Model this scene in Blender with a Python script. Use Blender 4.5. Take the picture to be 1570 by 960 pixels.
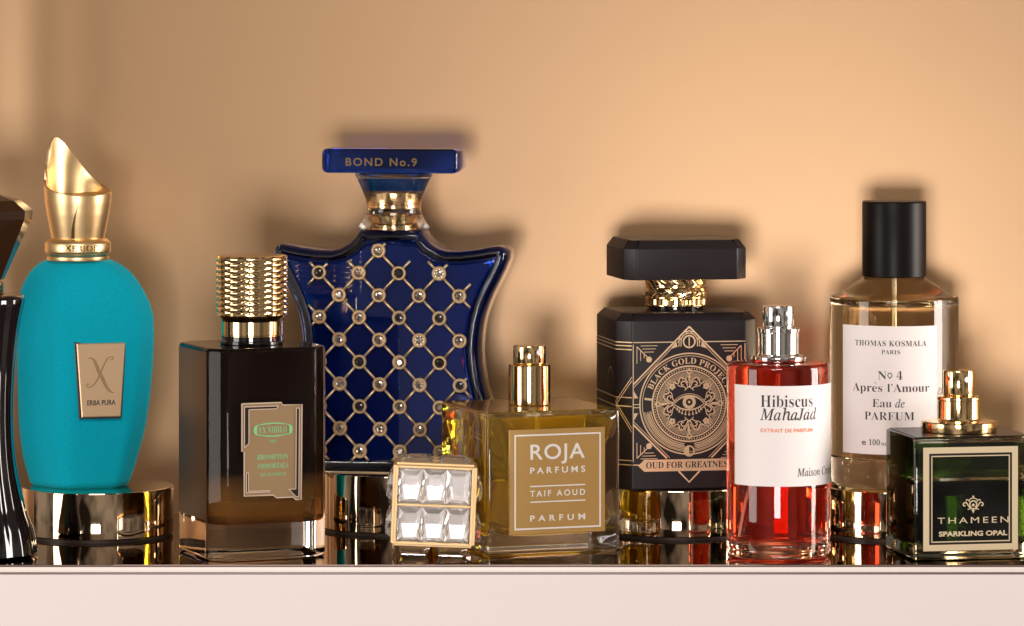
import bpy, bmesh, math, random
from mathutils import Vector, Matrix
random.seed(4)
PI = math.pi
sc = bpy.context.scene
for o_ in list(bpy.data.objects):
    bpy.data.objects.remove(o_)
C = sc.collection
S = 0.0003                     # one working unit (about one photo pixel at the shelf edge) = 0.3 mm
F, VH, CH = 6500.0, 28.0, 838.0  # focal length, horizon row, camera height over the shelf (units)

# ------------------------------------------------------------------ camera
cam = bpy.data.cameras.new('camera')
cam.sensor_width = 36.0
cam.lens = F / 1570.0 * 36.0
cam.shift_y = -(480.0 - VH) / 1570.0
cam.clip_start, cam.clip_end = 0.05, 50.0
co = bpy.data.objects.new('camera', cam)
C.objects.link(co)
co.location = (0, -F * S, CH * S)
co.rotation_euler = (PI / 2, 0, 0)
sc.camera = co
# ------------------------------------------------------------------ world, exposure
w = bpy.data.worlds.new('World')
sc.world = w
w.use_nodes = True
_n, _l = w.node_tree.nodes, w.node_tree.links          # warm surround, uneven noise glow added to vary the reflections
_tc = _n.new('ShaderNodeTexCoord')
_no = _n.new('ShaderNodeTexNoise')
_no.inputs['Scale'].default_value = 2.6
_no.inputs['Detail'].default_value = 2.0
_cr = _n.new('ShaderNodeValToRGB')
_cr.color_ramp.elements[0].position, _cr.color_ramp.elements[0].color = 0.40, (0.045, 0.034, 0.028, 1)
_cr.color_ramp.elements[1].position, _cr.color_ramp.elements[1].color = 0.64, (1.0, 0.86, 0.74, 1)
_l.new(_tc.outputs['Generated'], _no.inputs['Vector'])
_l.new(_no.outputs['Fac'], _cr.inputs['Fac'])
_l.new(_cr.outputs['Color'], _n['Background'].inputs[0])
_n['Background'].inputs[1].default_value = 0.36
sc.view_settings.view_transform = 'Standard'
sc.view_settings.look = 'None'
sc.view_settings.exposure = 0.08
sc.view_settings.gamma = 1.0
try:
    cy = sc.cycles
    cy.max_bounces, cy.transmission_bounces, cy.glossy_bounces, cy.diffuse_bounces = 18, 16, 8, 4
    cy.transparent_max_bounces = 8
    cy.caustics_refractive = True
    cy.caustics_reflective = True
    cy.blur_glossy = 0.6
    cy.sample_clamp_indirect = 30.0
    cy.use_denoising = True
except Exception:
    pass


# ------------------------------------------------------------------ lamps
def lamp(name, loc, target, sx, sy, watts, col):
    l = bpy.data.lights.new(name, 'AREA')
    l.shape = 'RECTANGLE'
    l.size, l.size_y, l.energy, l.color = sx * S, sy * S, watts, col
    o = bpy.data.objects.new(name, l)
    C.objects.link(o)
    o.location = Vector(loc) * S
    d = (Vector(target) - Vector(loc)).normalized()
    o.rotation_euler = d.to_track_quat('-Z', 'Y').to_euler()
    return o


lamp('key_softbox', (-350, -7200, -480), (50, 400, 330), 1700, 1250, 13.5, (1.0, 0.955, 0.925))
lamp('fill_strip_left', (-4200, -2300, 500), (-200, 250, 250), 1800, 2600, 8, (1.0, 0.92, 0.85))  # added side fill for rim highlights on the bottles
lamp('overhead_fill', (-300, -4600, 3000), (0, 300, 250), 2200, 1100, 10.5, (1.0, 0.92, 0.84))  # added frontal fill, lifts the wall shadows behind the bottles
lamp('fill_strip_right', (4400, -300, 560), (100, 350, 250), 1300, 2600, 17, (1.0, 0.92, 0.85))  # added side fill, lights backs and right edges of the bottles


# ------------------------------------------------------------------ materials
def mat(name, col, rough=0.4, metal=0.0, trans=0.0, ior=1.5, coat=0.0, sheen=0.0, sheencol=None,
        bump=0.0, clear=0.0, bscale=300.0, rvar=0.0, cvar=0.0, cscale=40.0, spec=None):
    m = bpy.data.materials.new(name)
    m.use_nodes = True
    nt = m.node_tree
    b = nt.nodes['Principled BSDF']
    I = b.inputs
    I['Base Color'].default_value = (*col, 1)
    I['Roughness'].default_value = rough
    I['Metallic'].default_value = metal
    I['Transmission Weight'].default_value = trans
    I['IOR'].default_value = ior
    I['Coat Weight'].default_value = coat
    I['Coat Roughness'].default_value = 0.03
    if spec is not None:
        I['Specular IOR Level'].default_value = spec
    if sheen:
        I['Sheen Weight'].default_value = sheen
        I['Sheen Roughness'].default_value = 0.35
        I['Sheen Tint'].default_value = (*(sheencol or (1, 1, 1)), 1)
    tc = nt.nodes.new('ShaderNodeTexCoord')
    if rvar or cvar:
        n = nt.nodes.new('ShaderNodeTexNoise')
        n.inputs['Scale'].default_value = cscale
        n.inputs['Detail'].default_value = 5
        nt.links.new(tc.outputs['Object'], n.inputs['Vector'])
        if rvar:
            r = nt.nodes.new('ShaderNodeMapRange')
            r.inputs['To Min'].default_value = max(0, rough - rvar)
            r.inputs['To Max'].default_value = rough + rvar
            nt.links.new(n.outputs['Fac'], r.inputs['Value'])
            nt.links.new(r.outputs['Result'], I['Roughness'])
        if cvar:
            x = nt.nodes.new('ShaderNodeMix')
            x.data_type = 'RGBA'
            x.inputs['A'].default_value = (*[c * (1 - cvar) for c in col], 1)
            x.inputs['B'].default_value = (*[min(1, c * (1 + cvar)) for c in col], 1)
            nt.links.new(n.outputs['Fac'], x.inputs['Factor'])
            nt.links.new(x.outputs['Result'], I['Base Color'])
    if bump:
        n2 = nt.nodes.new('ShaderNodeTexNoise')
        n2.inputs['Scale'].default_value = bscale
        n2.inputs['Detail'].default_value = 3
        nt.links.new(tc.outputs['Object'], n2.inputs['Vector'])
        bp = nt.nodes.new('ShaderNodeBump')
        bp.inputs['Strength'].default_value = bump
        bp.inputs['Distance'].default_value = 0.0002
        nt.links.new(n2.outputs['Fac'], bp.inputs['Height'])
        nt.links.new(bp.outputs['Normal'], I['Normal'])
    if clear:       # part of the light goes straight through, so the glass throws a light shadow
        tr = nt.nodes.new('ShaderNodeBsdfTransparent')
        mx = nt.nodes.new('ShaderNodeMixShader')
        mx.inputs[0].default_value = clear
        nt.links.new(b.outputs[0], mx.inputs[1])
        nt.links.new(tr.outputs[0], mx.inputs[2])
        nt.links.new(mx.outputs[0], nt.nodes['Material Output'].inputs['Surface'])
    return m


def liquid(name, absorb, ior=0.95, rough=0.0, body=None, clear=0.0):
    """a liquid standing inside solid glass: index relative to the glass, colour from absorption per metre"""
    m = bpy.data.materials.new(name)
    m.use_nodes = True
    nt = m.node_tree
    nt.nodes.remove(nt.nodes['Principled BSDF'])
    g = nt.nodes.new('ShaderNodeBsdfGlass')
    g.inputs['Color'].default_value = (1, 1, 1, 1)
    g.inputs['Roughness'].default_value = rough
    g.inputs['IOR'].default_value = ior
    out = nt.nodes['Material Output']
    sh_ = g
    if body:
        df = nt.nodes.new('ShaderNodeBsdfDiffuse')
        df.inputs['Color'].default_value = (*body[1], 1)
        mx = nt.nodes.new('ShaderNodeMixShader')
        mx.inputs[0].default_value = body[0]
        nt.links.new(sh_.outputs[0], mx.inputs[1])
        nt.links.new(df.outputs[0], mx.inputs[2])
        sh_ = mx
    if clear:
        tr = nt.nodes.new('ShaderNodeBsdfTransparent')
        m2 = nt.nodes.new('ShaderNodeMixShader')
        m2.inputs[0].default_value = clear
        nt.links.new(sh_.outputs[0], m2.inputs[1])
        nt.links.new(tr.outputs[0], m2.inputs[2])
        sh_ = m2
    nt.links.new(sh_.outputs[0], out.inputs['Surface'])
    v = nt.nodes.new('ShaderNodeVolumeAbsorption')
    d = max(absorb) * 1.05
    v.inputs['Density'].default_value = d
    v.inputs['Color'].default_value = (*[1 - c / d for c in absorb], 1)
    nt.links.new(v.outputs[0], out.inputs['Volume'])
    return m


M = {
    'wall': mat('satin_tan_panel', (0.385, 0.23, 0.117), 0.33, 0.50, bump=0.07, bscale=2600, cvar=0.05, cscale=6),
    'mirror': mat('bronze_mirror', (0.36, 0.25, 0.19), 0.02, 1.0, rvar=0.02, cscale=45),
    'plinth': mat('polished_bronze', (0.66, 0.50, 0.34), 0.04, 1.0, rvar=0.04, cscale=50),
    'darkgap': mat('dark_gap', (0.03, 0.02, 0.018), 0.4),
    'fascia': mat('pale_pink_paint', (0.755, 0.66, 0.65), 0.5, bump=0.03, bscale=500, rvar=0.08, cvar=0.04, cscale=5),
    'edge': mat('pale_edge', (0.84, 0.74, 0.69), 0.35),
    'edge_dark': mat('dark_edge', (0.16, 0.10, 0.09), 0.3),
    'gold': mat('polished_gold', (0.93, 0.66, 0.33), 0.10, 1.0, rvar=0.02),
    'goldsoft': mat('satin_gold', (0.90, 0.64, 0.33), 0.34, 1.0, rvar=0.04),
    'goldline': mat('aged_gold_line', (0.80, 0.58, 0.33), 0.32, 0.9),
    'goldframe': mat('pale_gold_frame', (0.62, 0.42, 0.20), 0.40, 0.35),
    'goldleaf': mat('gold_foil', (0.86, 0.64, 0.40), 0.30, 0.6, cvar=0.15, cscale=60),
    'goldtan': mat('brushed_gold_plate', (0.43, 0.285, 0.15), 0.34, 0.5, cvar=0.05, cscale=50),
    'palegold': mat('pale_gold', (0.86, 0.70, 0.46), 0.34, 0.5),
    'chrome': mat('polished_silver', (0.93, 0.91, 0.89), 0.08, 1.0),
    'velvet': mat('teal_flock', (0.0, 0.315, 0.43), 0.85, sheen=0.8, sheencol=(0.1, 0.75, 0.8), bump=0.9, bscale=2600, cvar=0.26, cscale=1400, spec=0.1),
    'glass': mat('clear_glass', (1, 1, 1), 0.0, trans=1.0, ior=1.5, clear=0.06),
    'glassthin': mat('low_sheen_glass', (1, 0.98, 0.95), 0.0, trans=1.0, ior=1.24),
    'glasswarm': mat('warm_clear_glass', (0.98, 0.95, 0.88), 0.0, trans=1.0, ior=1.48),
    'crystal': mat('crystal_glass', (1, 0.98, 0.98), 0.0, trans=1.0, ior=1.6, clear=0.12),
    'whitefoil': mat('white_silver_backing', (0.93, 0.90, 0.90), 0.35, 0.1),
    'blueglass': mat('blue_glass', (0.34, 0.52, 0.98), 0.0, trans=1.0, ior=1.5),
    'capblue': mat('deep_blue_glass', (0.012, 0.055, 0.52), 0.0, trans=1.0, ior=1.5),
    'bluecore': mat('deep_blue_lacquer', (0.001, 0.034, 0.21), 0.16, 0.65, cvar=0.6, cscale=16),  # mottled blue painted in for uneven light through the glass
    'bluelens': mat('blue_plastic', (0.01, 0.06, 0.22), 0.08, trans=0.4),
    'black': mat('soft_black_lacquer', (0.014, 0.009, 0.011), 0.40, spec=0.35, rvar=0.05, bump=0.03, bscale=700),
    'blackcap': mat('black_satin_plastic', (0.005, 0.0035, 0.003), 0.36, spec=0.15, bump=0.02, bscale=700),
    'blackgloss': mat('glossy_black_glass', (0.008, 0.005, 0.006), 0.05, coat=0.5),
    'darkamber': mat('black_amber_glass', (0.030, 0.012, 0.005), 0.10, spec=0.35),
    'brownsatin': mat('brown_satin_cover', (0.060, 0.025, 0.007), 0.45, spec=0.25, cvar=0.25, cscale=30),
    'greenblack': mat('dark_satin_cover', (0.016, 0.014, 0.012), 0.32, spec=0.4),
    'goldenglass': mat('clear_flint_glass', (1, 1, 1), 0.0, trans=1.0, ior=1.5, clear=0.05),
    'amber': mat('dark_amber_glass', (0.20, 0.085, 0.03), 0.0, trans=1.0, ior=1.5),
    'red': liquid('red_perfume', (0.1, 58, 80), 0.95, body=(0.06, (1.0, 0.10, 0.04)), clear=0.0),
    'redglass': mat('clear_rose_glass', (1.0, 0.80, 0.76), 0.0, trans=1.0, ior=1.5, clear=0.06),
    'yellow': liquid('golden_perfume', (0.0, 4.2, 52), 0.93, body=(0.15, (1.0, 0.62, 0.05))),
    'olive': liquid('pale_brown_perfume', (0.8, 2.8, 8), 0.95),
    'greenglass': mat('dark_green_glass', (0.46, 0.50, 0.40), 0.05, trans=1.0, ior=1.5),
    'greenliq': liquid('dark_green_perfume', (130, 100, 220), 0.95),
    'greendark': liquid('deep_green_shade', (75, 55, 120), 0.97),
    'roseplate': mat('rose_gold_plate', (0.70, 0.48, 0.29), 0.30, 0.8),
    'mustard': mat('mustard_gold_plate', (0.50, 0.30, 0.095), 0.42, 0.15, cvar=0.05, cscale=50),
    'paper': mat('pinkish_white_label', (0.87, 0.80, 0.79), 0.55, bump=0.02, bscale=900),
    'ink': mat('black_ink', (0.02, 0.018, 0.02), 0.5),
    'orange': mat('orange_ink', (0.80, 0.22, 0.06), 0.5),
    'green': mat('green_enamel', (0.22, 0.50, 0.24), 0.5),
    'white': mat('white_enamel', (0.86, 0.82, 0.77), 0.35),
    'palemetal': mat('pale_rose_metal', (0.85, 0.66, 0.52), 0.3, 0.5),
    'smoke': mat('smoky_stone', (0.62, 0.55, 0.49), 0.12, 0.9, coat=0.8),
    'shadestone': mat('shaded_stone', (0.025, 0.022, 0.022), 0.06, 0.3, coat=1.0),
    'darkinlay': mat('dark_inlay', (0.018, 0.010, 0.010), 0.35),
    'nozzle': mat('white_nozzle', (0.85, 0.82, 0.78), 0.4),
}


def lacquer():
    """dark brown lacquer that thins out to amber glass towards the foot of the bottle (real tint of the thing)"""
    m = bpy.data.materials.new('brown_lacquer_fade')
    m.use_nodes = True
    nt = m.node_tree
    b = nt.nodes['Principled BSDF']
    tc = nt.nodes.new('ShaderNodeTexCoord')
    sp = nt.nodes.new('ShaderNodeSeparateXYZ')
    mr = nt.nodes.new('ShaderNodeMapRange')
    mr.inputs['From Min'].default_value = 58 * S
    mr.inputs['From Max'].default_value = 135 * S
    cr = nt.nodes.new('ShaderNodeMix')
    cr.data_type = 'RGBA'
    cr.inputs['A'].default_value = (0.42, 0.19, 0.05, 1)
    cr.inputs['B'].default_value = (0.011, 0.006, 0.005, 1)
    t = nt.nodes.new('ShaderNodeMapRange')
    t.inputs['To Min'].default_value = 0.95
    t.inputs['To Max'].default_value = 0.0
    nt.links.new(tc.outputs['Object'], sp.inputs[0])
    nt.links.new(sp.outputs['Z'], mr.inputs['Value'])
    nt.links.new(mr.outputs['Result'], cr.inputs['Factor'])
    nt.links.new(mr.outputs['Result'], t.inputs['Value'])
    nt.links.new(cr.outputs['Result'], b.inputs['Base Color'])
    nt.links.new(t.outputs['Result'], b.inputs['Transmission Weight'])
    b.inputs['Roughness'].default_value = 0.08
    b.inputs['IOR'].default_value = 1.05
    return m


M['lacquer'] = lacquer()


# ------------------------------------------------------------------ mesh helpers
def kk(Y):
    return 1 + Y / F


def ux(u, Y):
    return (u - 785) * kk(Y)


def vz(v, Y):
    return CH - (v - VH) * kk(Y)


def obj(name, bm, m, parent=None, recalc=True, angle=32):
    if recalc:
        bmesh.ops.recalc_face_normals(bm, faces=bm.faces)
    for f in bm.faces:
        f.smooth = len(f.verts) <= 5 and angle > 5
    lim = math.radians(angle)
    for e in bm.edges:
        if len(e.link_faces) == 2:
            e.smooth = e.calc_face_angle(0) < lim and all(len(f.verts) <= 5 for f in e.link_faces)
    me = bpy.data.meshes.new(name)
    bm.to_mesh(me)
    bm.free()
    for v in me.vertices:
        v.co = v.co * S
    me.update()
    me.materials.append(M[m] if isinstance(m, str) else m)
    o = bpy.data.objects.new(name, me)
    C.objects.link(o)
    if parent:
        o.parent = parent
    return o


def thing(name, label, cat, loc, rz=0, group=None):
    o = bpy.data.objects.new(name, None)
    C.objects.link(o)
    o.empty_display_size = 0.01
    o.location = Vector(loc) * S
    o.rotation_euler = (0, 0, rz)
    o['label'], o['category'] = label, cat
    if group:
        o['group'] = group
    return o


def loft(bm, rings, cap0=True, cap1=True):
    vs = [[bm.verts.new(p) for p in r] for r in rings]
    n = len(vs[0])
    for a, b in zip(vs, vs[1:]):
        for i in range(n):
            j = (i + 1) % n
            bm.faces.new((a[i], a[j], b[j], b[i]))
    if cap0:
        bm.faces.new(list(reversed(vs[0])))
    if cap1:
        bm.faces.new(vs[-1])


def lathe(bm, prof, seg=72, cx=0, cy=0, mod=None):
    """prof: (r, z) list; r = 0 ends close to a point"""
    rings = []
    for r, z in prof:
        if r <= 1e-6:
            rings.append([bm.verts.new((cx, cy, z))])
        else:
            rings.append([bm.verts.new((cx + r * (mod(i, z) if mod else 1) * math.cos(2 * PI * i / seg),
                                        cy + r * (mod(i, z) if mod else 1) * math.sin(2 * PI * i / seg), z)) for i in range(seg)])
    for a, b in zip(rings, rings[1:]):
        for i in range(seg):
            j = (i + 1) % seg
            if len(a) == 1 and len(b) == 1:
                continue
            if len(a) == 1:
                bm.faces.new((a[0], b[j], b[i]))
            elif len(b) == 1:
                bm.faces.new((a[i], a[j], b[0]))
            else:
                bm.faces.new((a[i], a[j], b[j], b[i]))
    if len(rings[0]) > 1:
        bm.faces.new(list(reversed(rings[0])))
    if len(rings[-1]) > 1:
        bm.faces.new(rings[-1])


def cyl(bm, r, z0, z1, b=1.0, seg=72, cx=0, cy=0):
    lathe(bm, [(r - b, z0), (r - 0.3 * b, z0 + 0.3 * b), (r, z0 + b), (r, z1 - b), (r - 0.3 * b, z1 - 0.3 * b), (r - b, z1)], seg, cx, cy)


def round_poly(poly, r, n=5):
    out = []
    L = len(poly)
    for i in range(L):
        p0, p, p1 = Vector(poly[i - 1]), Vector(poly[i]), Vector(poly[(i + 1) % L])
        rr = r[i] if isinstance(r, (list, tuple)) else r
        a = p + (p0 - p).normalized() * min(rr, (p0 - p).length * 0.49)
        b = p + (p1 - p).normalized() * min(rr, (p1 - p).length * 0.49)
        for k in range(n + 1):
            t = k / n
            q = a * (1 - t) ** 2 + p * 2 * t * (1 - t) + b * t * t
            out.append((q.x, q.y))
    return out


def inset(poly, d):
    """move a counter-clockwise outline inwards"""
    n = len(poly)
    out = []
    for i in range(n):
        p0, p, p1 = Vector(poly[i - 1]), Vector(poly[i]), Vector(poly[(i + 1) % n])
        e0, e1 = (p - p0), (p1 - p)
        if e0.length < 1e-6:
            e0 = e1
        if e1.length < 1e-6:
            e1 = e0
        n0 = Vector((-e0.y, e0.x)).normalized()
        n1 = Vector((-e1.y, e1.x)).normalized()
        m = (n0 + n1)
        m = m.normalized() if m.length > 1e-6 else n0
        c = max(0.45, m.dot(n0))
        q = p + m * d / c
        out.append((q.x, q.y))
    return out


def inset_clean(pl, d):
    """inset whose folded corners are collapsed onto the nearest sound point"""
    pts = inset(pl, d)
    n = len(pl)

    def far(p):
        best = 1e9
        for i in range(n):
            a, c = Vector(pl[i - 1]), Vector(pl[i])
            e = c - a
            t_ = max(0, min(1, (Vector(p) - a).dot(e) / max(1e-9, e.length_squared)))
            best = min(best, (Vector(p) - a - e * t_).length)
        return best
    ok = [far(p) >= 0.97 * d for p in pts]
    out_ = []
    for i in range(n):
        if ok[i]:
            out_.append(pts[i])
            continue
        for q in range(1, n):
            if ok[i - q]:
                out_.append(pts[i - q])
                break
            if ok[(i + q) % n]:
                out_.append(pts[(i + q) % n])
                break
    return out_


def prism(bm, poly, z0, z1, b=1.0, steps=3, btop=None):
    bt = b if btop is None else btop
    rings = []
    for k in range(steps + 1):
        a = PI / 2 * k / steps
        rings.append([(x, y, z0 + b * (1 - math.sin(a))) for x, y in inset(poly, b * (1 - math.cos(a)))])
    rings.reverse()
    rings = []
    for k in range(steps + 1):
        a = PI / 2 * k / steps
        rings.append([(x, y, z0 + b * (1 - math.cos(a))) for x, y in inset(poly, b * (1 - math.sin(a)))])
    for k in range(steps + 1):
        a = PI / 2 * k / steps
        rings.append([(x, y, z1 - bt * (1 - math.sin(a))) for x, y in inset(poly, bt * (1 - math.cos(a)))])
    loft(bm, rings)


def rect(w_, d_):
    return [(-w_ / 2, -d_ / 2), (w_ / 2, -d_ / 2), (w_ / 2, d_ / 2), (-w_ / 2, d_ / 2)]


def oct_(a, b, c):
    return [(-a + c, -b), (a - c, -b), (a, -b + c), (a, b - c), (a - c, b), (-a + c, b), (-a, b - c), (-a, -b + c)]


def box(bm, x0, x1, y0, y1, z0, z1, b=0.0):
    p = [(x0, y0), (x1, y0), (x1, y1), (x0, y1)]
    if b:
        prism(bm, round_poly(p, b, 3), z0, z1, b)
    else:
        loft(bm, [[(x, y, z0) for x, y in p], [(x, y, z1) for x, y in p]])


def tube(bm, pts, r, seg=8):
    rings = []
    for i, p in enumerate(pts):
        p = Vector(p)
        t = (Vector(pts[min(i + 1, len(pts) - 1)]) - Vector(pts[max(i - 1, 0)])).normalized()
        a = Vector((0, 1, 0)) if abs(t.y) < 0.9 else Vector((1, 0, 0))
        u = t.cross(a).normalized()
        v = t.cross(u).normalized()
        rings.append([p + u * r * math.cos(2 * PI * k / seg) + v * r * math.sin(2 * PI * k / seg) for k in range(seg)])
    loft(bm, rings)


LAY = [0]


def _y(y):
    LAY[0] = (LAY[0] + 1) % 9
    return y - 0.05 * LAY[0]


def ribbon(bm, pts, w_, y, closed=False, taper=None):
    """flat strip in the x-z plane facing -Y"""
    y = _y(y)
    n = len(pts)
    A, B = [], []
    for i in range(n):
        p = Vector(pts[i])
        if closed:
            t = Vector(pts[(i + 1) % n]) - Vector(pts[i - 1])
            c = 1
            if n <= 8:
                e0 = (p - Vector(pts[i - 1])).normalized()
                e1 = (Vector(pts[(i + 1) % n]) - p).normalized()
                t = e0 + e1
                c = max(0.4, t.normalized().dot(e0))
        else:
            t = Vector(pts[min(i + 1, n - 1)]) - Vector(pts[max(i - 1, 0)])
            c = 1
        t.normalize()
        nn = Vector((-t.y, t.x))
        h = w_ / 2 * (taper(i / max(1, n - 1)) if taper else 1) / c
        A.append(bm.verts.new((p.x + nn.x * h, y, p.y + nn.y * h)))
        B.append(bm.verts.new((p.x - nn.x * h, y, p.y - nn.y * h)))
    for i in range(n if closed else n - 1):
        j = (i + 1) % n
        bm.faces.new((B[i], B[j], A[j], A[i]))


def arc(cx, cz, r, a0, a1, n=40, rz=None):
    rz = r if rz is None else rz
    return [(cx + r * math.cos(math.radians(a0 + (a1 - a0) * i / n)), cz + rz * math.sin(math.radians(a0 + (a1 - a0) * i / n))) for i in range(n + 1)]


def ring(bm, cx, cz, r, w_, y, n=64):
    ribbon(bm, arc(cx, cz, r, 0, 360 * (n - 1) / n, n - 1), w_, y, True)


def poly(bm, pts, y):
    y = _y(y)
    vs = [bm.verts.new((x, y, z)) for x, z in pts]
    f = bm.faces.new(vs)
    f.normal_update()
    if f.normal.y > 0:
        f.normal_flip()


def disc(bm, cx, cz, r, y, n=24):
    poly(bm, arc(cx, cz, r, 0, 360 * (n - 1) / n, n - 1), y)


def bez(p0, p1, p2, p3, n=14):
    out = []
    for i in range(n + 1):
        t = i / n
        s = 1 - t
        out.append(tuple(s ** 3 * a + 3 * s * s * t * b + 3 * s * t * t * c + t ** 3 * d for a, b, c, d in zip(p0, p1, p2, p3)))
    return out


def slab(bm, pts, y0, y1, b=0.6):
    """solid plate: outline in x-z, from y0 (back) to y1 (front, smaller y)"""
    area = sum(pts[i - 1][0] * pts[i][1] - pts[i][0] * pts[i - 1][1] for i in range(len(pts)))
    if area < 0:
        pts = list(reversed(pts))
    rings = [[(x, y0, z) for x, z in pts], [(x, y1 + b, z) for x, z in pts], [(x, y1, z) for x, z in inset(pts, b)]]
    loft(bm, rings)


# ------------------------------------------------------------------ lettering
def bold(s):
    return ''.join(chr(0x1D400 + ord(c) - 65) if 'A' <= c <= 'Z' else chr(0x1D41A + ord(c) - 97) if 'a' <= c <= 'z'
                   else chr(0x1D7CE + int(c)) if c.isdigit() else c for c in s)


def ital(s):
    return ''.join(chr(0x1D434 + ord(c) - 65) if 'A' <= c <= 'Z' else '\u210e' if c == 'h'
                   else chr(0x1D44E + ord(c) - 97) if 'a' <= c <= 'z' else c for c in s)


def text_geo(body, width, height, style='sans', space=1.0, offset=0.0, shear=0.0, ref=None):
    """flat letters as (verts, faces): x centred over width, z from the baseline; height = height of capitals"""
    if style == 'serif':
        body = bold(body)
        offset = offset - 0.009
    elif style == 'ital':
        body = ital(body)
    cu = bpy.data.curves.new('t', 'FONT')
    cu.body, cu.size, cu.space_character, cu.offset, cu.shear = body, 1.0, space, offset, shear
    cu.resolution_u = 4
    o = bpy.data.objects.new('t', cu)
    C.objects.link(o)
    dg = bpy.context.evaluated_depsgraph_get()
    me = bpy.data.meshes.new_from_object(o.evaluated_get(dg))
    vs = [(v.co.x, v.co.y) for v in me.vertices]
    fs = [tuple(p.vertices) for p in me.polygons]
    bpy.data.objects.remove(o)
    bpy.data.curves.remove(cu)
    bpy.data.meshes.remove(me)
    x0, x1 = min(v[0] for v in vs), max(v[0] for v in vs)
    sx = width / (x1 - x0)
    caps = 0.70 if style == 'sans' else 0.69
    sz = height / caps if height else sx
    return [((x - (x0 + x1) / 2) * sx, z * sz) for x, z in vs], fs


def put_text(bm, geo, fn):
    vs, fs = geo
    V = [bm.verts.new(fn(x, z)) for x, z in vs]
    for f in fs:
        try:
            q = bm.faces.new([V[i] for i in f])
        except ValueError:
            pass


def flat_text(bm, body, cx, z, width, height, y, **kw):
    put_text(bm, text_geo(body, width, height, **kw), lambda a, b: (cx + a, y, z + b))


def cyl_text(bm, body, ca, z, width, height, R, **kw):
    """ca: angle of the text's centre from the front (radians, + to the right); width in arc length"""
    put_text(bm, text_geo(body, width, height, **kw),
             lambda a, b: (R * math.sin(ca + a / R), -R * math.cos(ca + a / R), z + b))


def cyl_label(bm, R, a0, a1, z0, z1, th=0.5, n=40):
    rr = []
    for r in (R, R + th):
        rr.append([[(r * math.sin(a0 + (a1 - a0) * i / n), -r * math.cos(a0 + (a1 - a0) * i / n), z) for i in range(n + 1)] for z in (z0, z1)])
    ring_ = [rr[0][0], rr[1][0], rr[1][1], rr[0][1]]
    vs = [[bm.verts.new(p) for p in r] for r in ring_]
    for q in range(4):
        A, B = vs[q], vs[(q + 1) % 4]
        for i in range(n):
            bm.faces.new((A[i], A[i + 1], B[i + 1], B[i]))
    for i in (0, n):
        bm.faces.new([vs[q][i] for q in range(4)])


nb = bmesh.new


def sprayer(parent, mname, prof_base, r_top, z_top0, z_top1, hole_ang, flange=None):
    """collar + pump head with its white nozzle"""
    b = nb()
    lathe(b, prof_base)
    c = obj('collar', b, mname, parent)
    b = nb()
    cyl(b, r_top, z_top0, z_top1, 1.6)
    lathe(b, [(0, z_top1 - 0.5), (r_top - 4, z_top1 - 0.5), (r_top - 4.4, z_top1 + 0.5), (0, z_top1 + 0.6)])
    s = obj('pump_head', b, mname, parent)
    b = nb()
    zc = z_top1 - (z_top1 - z_top0) * 0.33
    px, py = r_top * math.sin(hole_ang), -r_top * math.cos(hole_ang)
    d = Vector((math.sin(hole_ang), -math.cos(hole_ang), 0))
    t = Vector((-d.y, d.x, 0))
    pts0 = [Vector((px, py, zc)) - d * 1.5 + (t * math.cos(2 * PI * i / 20) + Vector((0, 0, 1)) * math.sin(2 * PI * i / 20)) * 4.6 for i in range(20)]
    pts1 = [p + d * 2.1 for p in pts0]
    pts2 = [Vector((px, py, zc)) + d * 0.2 + (t * math.cos(2 * PI * i / 20) + Vector((0, 0, 1)) * math.sin(2 * PI * i / 20)) * 2.6 for i in range(20)]
    loft(b, [pts0, pts1, pts2])
    obj('nozzle', b, 'nozzle', s)
    return c, s


# ------------------------------------------------------------------ setting: shelf, fascia, wall
WY = 620.0
b = nb()
box(b, -2600, 2600, 0, WY + 260, -3, 0, 0.5)
sh = obj('shelf', b, 'mirror')
sh['kind'] = 'structure'
b = nb()
box(b, -2600, 2600, -0.8, WY + 260, -11.5, -3.4, 0.5)
e_ = obj('edge_strip', b, 'edge', sh)
b = nb()
box(b, -2600, 2600, 2.2, WY + 260, -14.5, -12)
obj('shadow_gap', b, 'edge_dark', sh)
b = nb()
box(b, -2600, 2600, -1.6, -0.9, -2.4, -0.4, 0.3)
obj('dark_edge_trim', b, 'edge_dark', sh)
b = nb()
box(b, -2600, 2600, 0, 40, -1900, -15, 0.8)
fa = obj('shelf_front', b, 'fascia')
fa['kind'] = 'structure'
b = nb()
nx, nz = 260, 12
gv = []
for i in range(nx + 1):
    x = -2600 + 5200 * i / nx
    wob = 9 * math.exp(-((x + 800) / 70.0) ** 2)  # ripple shaped into the satin wall to give a dark reflected band
    col = []
    for j in range(nz + 1):
        z = -500 + 2700 * j / nz
        col.append(b.verts.new((x, WY + wob - x * math.tan(math.radians(5)), z)))
    gv.append(col)
for i in range(nx):
    for j in range(nz):
        b.faces.new((gv[i][j], gv[i + 1][j], gv[i + 1][j + 1], gv[i][j + 1]))
wl = obj('wall', b, 'wall', recalc=False, angle=80)
wl['kind'] = 'structure'


# ------------------------------------------------------------------ display plinths
def plinth(u, Y, r, h, label):
    t = thing('display_plinth', label, 'plinth', (ux(u, Y), Y, 0), 0, 'round mirrored plinths')
    b = nb()
    lathe(b, [(0, 0.1), (r - 2.5, 0.1), (r - 2, 4.4), (0, 4.4)], 96)
    obj('base', b, 'darkgap', t)
    b = nb()
    lathe(b, [(0, 4.5), (r - 1.4, 4.5), (r, 5.9), (r, h - 2.2), (r - 0.6, h - 0.8), (r - 1.6, h - 0.2), (r - 3, h), (0, h)], 128)
    obj('drum', b, 'plinth', t)
    return t


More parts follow.
